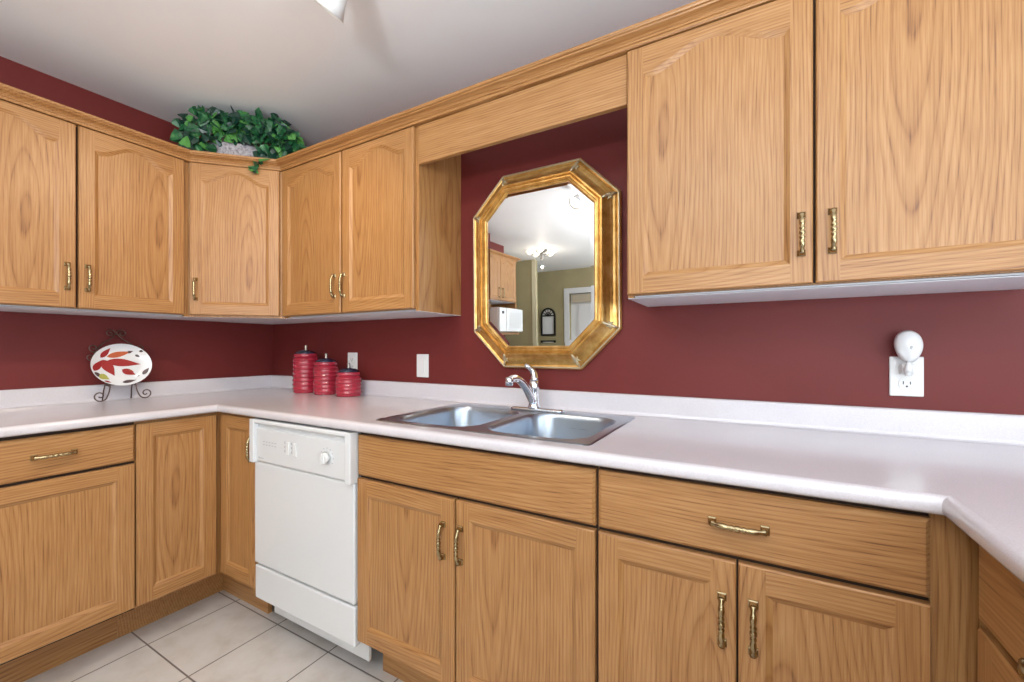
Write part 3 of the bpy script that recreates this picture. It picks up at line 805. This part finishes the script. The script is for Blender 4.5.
# ------------------------------------------------------------------ ivy garland and planter on the corner cabinet
t = thing('potted_ivy', 'green ivy arching out of a low speckled grey planter on the corner cabinet', 'plant', (.345, -.37, UZ1), PI/4)
ivy_root = t
m = MB(); m.lathe([(.095, 0.0), (.115, .01), (.140, .06), (.150, .115), (.146, .124), (.135, .120)], (0, 0, 0), 32, sxy=(1.15, .72)); m.build('bowl', M['speckle'], t)
m = MB(); m.lathe([(.136, .112), (.10, .135), (.05, .148), (.005, .152)], (0, 0, 0), 28, sxy=(1.15, .72)); m.build('moss', M['speckle'], t)
t = ivy_root
O = Vector((0, 0, 0))
arch_pts = [(.300, -.580, 2.12), (.295, -.585, 2.18), (.325, -.555, 2.245), (.375, -.505, 2.275), (.42, -.46, 2.255), (.46, -.42, 2.265), (.50, -.38, 2.27), (.55, -.33, 2.25), (.59, -.29, 2.225), (.615, -.265, 2.18), (.615, -.265, 2.13)]
cur = catmull(arch_pts, 8)
m = MB(); m.tube([Vector(p)-O for p in cur], .004, 6)
low = catmull([(.305, -.575, 2.12), (.35, -.53, 2.16), (.40, -.48, 2.19), (.44, -.44, 2.21)], 8)
fall = catmull([(.56, -.31, 2.20), (.575, -.31, 2.14), (.57, -.325, 2.11), (.54, -.36, 2.10), (.525, -.395, 2.06), (.505, -.405, 2.035)], 8)
tw1 = catmull([(.295, -.57, 2.22), (.28, -.59, 2.245), (.272, -.60, 2.250)], 5)
tw2 = catmull([(.34, -.54, 2.26), (.335, -.55, 2.29), (.33, -.55, 2.30)], 5)
tw3 = catmull([(.47, -.42, 2.27), (.47, -.43, 2.30), (.465, -.435, 2.315)], 5)
tw4 = catmull([(.60, -.27, 2.21), (.625, -.25, 2.225), (.64, -.24, 2.23)], 5)
for p_ in (low, fall, tw1, tw2, tw3, tw4): m.tube([Vector(p)-O for p in p_], .0022, 5)
m.build('stem', M['stem'], t)
rl = random.Random(11)
m = MB()
def ivy_leaf(c, s):
    vdir = Vector((.86, -.5, -.1)).normalized()
    n = (vdir + Vector((rl.uniform(-.9, .9), rl.uniform(-.9, .9), rl.uniform(-.5, 1.0)))).normalized()
    down = Vector((rl.uniform(-.8, .8), rl.uniform(-.8, .8), rl.uniform(-1, .5)))
    down = (down - n*down.dot(n)).normalized(); side = n.cross(down)
    out = [(0, -.15), (.30, -.42), (.62, -.25), (.50, .08), (.40, .40), (.18, .75), (0, 1.0)]
    mid = [Vector(c)+down*(s*y)+n*(s*.10*(1-y*y)) for x, y in out]
    mi_ = rl.choice((0, 0, 0, 1, 2, 2))
    for s_ in (-1, 1):
        ed = [Vector(c)+side*(s*x*s_)+down*(s*y)-n*(s*.22*x) for x, y in out]
        for k in range(len(out)-1):
            m.face([mid[k]-O, ed[k]-O, ed[k+1]-O, mid[k+1]-O], mi_, True)
def scatter(path, n, rad, s0, s1, zmin=2.10):
    for _ in range(n):
        p = Vector(path[rl.randrange(len(path))])
        q = p+Vector((rl.gauss(0, 1), rl.gauss(0, 1), rl.gauss(0, 1)))*rad*.5
        q.z = min(q.z, CH-.034)
        if q.z < zmin and (q.x - q.y) < .93: q.z = zmin+rl.random()*.02
        ivy_leaf(q, rl.uniform(s0, s1))
scatter(catmull([(.36, -.53, 2.21), (.44, -.45, 2.215), (.53, -.36, 2.20)], 8), 60, .045, .024, .040)
scatter(cur[:26], 90, .045, .026, .042)
scatter(cur[22:60], 130, .040, .026, .044)
scatter(cur[50:], 170, .060, .026, .044)
scatter(low, 34, .030, .024, .038)
scatter(fall[:28], 55, .042, .024, .040)
scatter(fall[26:], 8, .014, .024, .032, 2.03)
for p_ in (tw1, tw2, tw3, tw4): scatter(p_, 7, .014, .024, .036)
o = m.build('foliage', [M['ivy'], M['ivyl'], M['ivyd']], t, weld=False)
for o in t.children:
    if o.name.startswith(('foliage', 'stem')): o.matrix_parent_inverse = (Matrix.Translation(t.location) @ Matrix.Rotation(PI/4, 4, 'Z')).inverted()

# ------------------------------------------------------------------ track light on the ceiling
t = thing('track_light', 'white ceiling track light with angled spot heads', 'track light', (1.5, -1.15, CH))
m = MB(); m.box((-.018, -.55, -.022), (.018, .50, 0)); m.build('track', M['white'], t, bevel=.002)
def head(x_, y, aim, pw, size=2.2):
    p = Vector((x_, y, -.088)); d = (Vector(aim) - (p+Vector((1.5, -1.15, CH)))).normalized()
    m = MB(); m.tube([(0, y, -.022), (x_, y, -.07)], .006, 8); m.box((-.012, y-.025, -.034), (.012, y+.025, -.022)); ar = m.build('mounting_arm', M['white'], t)
    rot = d.to_track_quat('Z', 'Y').to_matrix().to_4x4(); T = Matrix.Translation(p) @ rot
    m = MB(); m.lathe([(.012, -.070), (.026, -.064), (.032, -.035), (.041, .03), (.051, .062), (.049, .062), (.040, .030)], (0, 0, 0), 24)
    m.v = [tuple(T @ Vector(v)) for v in m.v]; h = m.build('lamp_shade', M['white'], t)
    m = MB(); m.lathe([(.044, .046), (.044, .050), (.03, .054)], (0, 0, 0), 20); m.v = [tuple(T @ Vector(v)) for v in m.v]; m.build('lamp_face', M['lampglow'], h)
    l = bpy.data.lights.new('spot_lamp', 'SPOT'); l.energy = pw; l.color = (1, .82, .60); l.spot_size = size; l.spot_blend = .9; l.shadow_soft_size = .015
    o = bpy.data.objects.new('spot_lamp', l); C.objects.link(o); o.location = Vector((1.5, -1.15, CH))+p+d*.062
    o.rotation_euler = d.to_track_quat('-Z', 'Y').to_euler()
head(.03, .43, (.75, -.75, 1.3), 26)
head(0, -.42, (.9, -.3, 1.0), 20)

# added uplighter pendant, unseen behind the camera, to brighten the ceiling
t = thing('added_bowl_pendant', 'added white bowl pendant lamp, out of view, throwing fill light on the ceiling', 'pendant lamp', (2.35, -2.45, CH))
m = MB(); m.lathe([(.06, 0), (.06, -.02), (.02, -.03)], (0, 0, 0), 24); m.build('ceiling_rose', M['white'], t)
for k in range(3):
    a = k*2*PI/3; m = MB(); m.tube([(.01*math.cos(a), .01*math.sin(a), -.025), (.195*math.cos(a), .195*math.sin(a), -.75)], .0025, 6); m.build('suspension_cord', M['knobmetal'], t)
m = MB(); m.lathe([(.02, -.85), (.10, -.838), (.16, -.805), (.20, -.75), (.197, -.75), (.155, -.798), (.10, -.828), (.02, -.840)], (0, 0, 0), 36); m.build('bowl_shade', M['white'], t)
m = MB(); m.lathe([(.012, -.84), (.014, -.81), (.03, -.79), (.028, -.77), (.01, -.758)], (0, 0, 0), 18); m.build('bulb', M['frost'], t)
l = bpy.data.lights.new('added_ceiling_fill', 'AREA'); l.shape = 'DISK'; l.size = .34; l.energy = 72; l.color = (.93, .97, 1)  # fill lamp of the added pendant, aimed at the ceiling
o = bpy.data.objects.new('added_ceiling_fill', l); C.objects.link(o); o.location = (2.35, -2.45, CH-.745); o.rotation_euler = (PI, 0, 0)

# ceiling light further back, seen in the mirror
t = thing('ceiling_light', 'flush ceiling light with glass arms, seen in the mirror', 'ceiling light', (.30, -3.45, CH))
m = MB(); m.lathe([(.07, 0), (.07, -.02), (.03, -.035), (.012, -.04), (.012, -.10), (.02, -.115), (.004, -.13)], (0, 0, 0), 24)
for k in range(5):
    a = k*2*PI/5; m.tube([(0, 0, -.06), (.08*math.cos(a), .08*math.sin(a), -.075), (.15*math.cos(a), .15*math.sin(a), -.05)], .005, 6)
m.build('bracket', M['knobmetal'], t)
for k in range(5):
    a = k*2*PI/5; m = MB(); m.lathe([(.012, -.005), (.035, .01), (.05, .035), (.046, .04)], (.16*math.cos(a), .16*math.sin(a), -.06), 18); m.build('glass_shade', M['frost'], t)
l = bpy.data.lights.new('bulb_light', 'POINT'); l.energy = 5; l.color = (1, .9, .76); l.shadow_soft_size = .006
o = bpy.data.objects.new('bulb_light', l); C.objects.link(o); o.location = (.30, -3.45, CH-.22)

# ------------------------------------------------------------------ far side, seen in the mirror: wall cabinet, microwave, arched ornament
t = upper('oak cabinet above the microwave, seen in the mirror', (0, -2.71, 1.60), .70, PI/2, [(.012, .346, .300), (.352, .688, .034)], depth=.312)
t.name = 'microwave_cabinet'
for ch in t.children:
    if ch.name.startswith('door') or ch.name.startswith('body'): ch.scale = (1, 1, .62)
    for g_ in ch.children: g_.scale = (1, 1, 1/.62)
m = MB(); m.sweep([(.001, -2.712), (.331, -2.712), (.331, -2.008), (.001, -2.008)], [(a, z-2.0485+1.60+.458) for a, z in cp])
o = m.build('cornice', M['oakh']); o.parent = t; o.matrix_parent_inverse = (Matrix.Translation((0, -2.71, 1.60)) @ Matrix.Rotation(PI/2, 4, 'Z')).inverted()
m = MB(); m.box((.001, -2.70, 1.265), (.020, -2.02, 1.597)); m.box((.020, -2.70, 1.245), (.36, -2.02, 1.265)); m.box((.020, -2.70, 1.265), (.33, -2.685, 1.597))
o = m.build('microwave_shelf', M['oakh'], bevel=.001); tag(o, 'brown wooden niche shelf carrying the microwave, seen in the mirror', 'shelf')
t = thing('microwave_oven', 'white microwave oven on the niche shelf, seen in the mirror', 'microwave', (.03, -2.67, 1.266), PI/2)
m = MB(); m.box((.0, -.38, .006), (.50, -.005, .255)); m.build('casing', M['white'], t, bevel=.008, seg=3)
m = MB(); m.box((.004, -.398, .010), (.36, -.381, .251)); m.build('door', M['enamel'], t, bevel=.006, seg=3)
bx('door_window', (.05, -.400, .05), (.31, -.3975, .21), M['enamel_shade'], t, .001)
m = MB(); m.box((.364, -.394, .010), (.496, -.381, .251)); m.build('button_panel', M['enamel'], t, bevel=.003)
m = MB(); m.lathe([(.016, -.394), (.015, -.402)], (.43, 0, .205), 20, ax='y'); m.build('timer_dial', M['black'], t)
for x in (.03, .47):
    for y in (-.34, -.04): m = MB(); m.lathe([(.012, 0), (.012, .007)], (x, y, 0), 10); m.build('rubber_foot', M['black'], t)

t = thing('arched_wall_ornament', 'arched black iron window-style mirror on olive wall, seen in the mirror', 'wall ornament', (-.365+.30*0, -5.10, 1.24))
W2, Hs = .135, .34
pa = [(-W2, 0), (-W2, Hs)] + [(-W2*math.cos(a), Hs+W2*math.sin(a)) for a in [PI*k/16 for k in range(1, 16)]] + [(W2, Hs), (W2, 0)]
m = MB()
# flat bar frame following the arch
ins_ = [(-W2+.028, .028), (-W2+.028, Hs)] + [(-(W2-.028)*math.cos(a), Hs+(W2-.028)*math.sin(a)) for a in [PI*k/16 for k in range(1, 16)]] + [(W2-.028, Hs), (W2-.028, .028)]
m.grid([[(x, y, z) for x, z in P_] for P_, y in ((pa, 0), (pa, .026), (ins_, .026), (ins_, 0))], closed=True, smooth=False)
m.box((-W2, 0, Hs-.010), (W2, .022, Hs+.010))
for k in range(1, 6):
    a = PI*k/6; m.tube([(0, .016, Hs), (-(W2-.02)*math.cos(a), .016, Hs+(W2-.02)*math.sin(a))], .006, 6)
m.tube([(-.055*math.cos(a), .016, Hs+.055*math.sin(a)) for a in [PI*k/10 for k in range(11)]], .006, 6)
m.build('iron_frame', M['black'], t)
m = MB(); m.face([(x, .006, z) for x, z in pa]); m.face([(x, .001, z) for x, z in pa]); m.build('mirror_pane', mat('pale_pane', (.88, .9, .92), .3), t)
t2 = thing('wall_console', 'dark framed pale panel hung below the arched ornament, in the mirror', 'panel', (-.365, -5.10, .72))
m = MB(); m.box((-W2, 0, 0), (-W2+.03, .03, .44)); m.box((W2-.03, 0, 0), (W2, .03, .44)); m.box((-W2+.03, 0, 0), (W2-.03, .03, .03)); m.box((-W2+.03, 0, .42), (W2-.03, .03, .44)); m.build('frame', M['black'], t2)
bx('panel_board', (-W2+.03, .001, .03), (W2-.03, .012, .42), M['white'], t2)
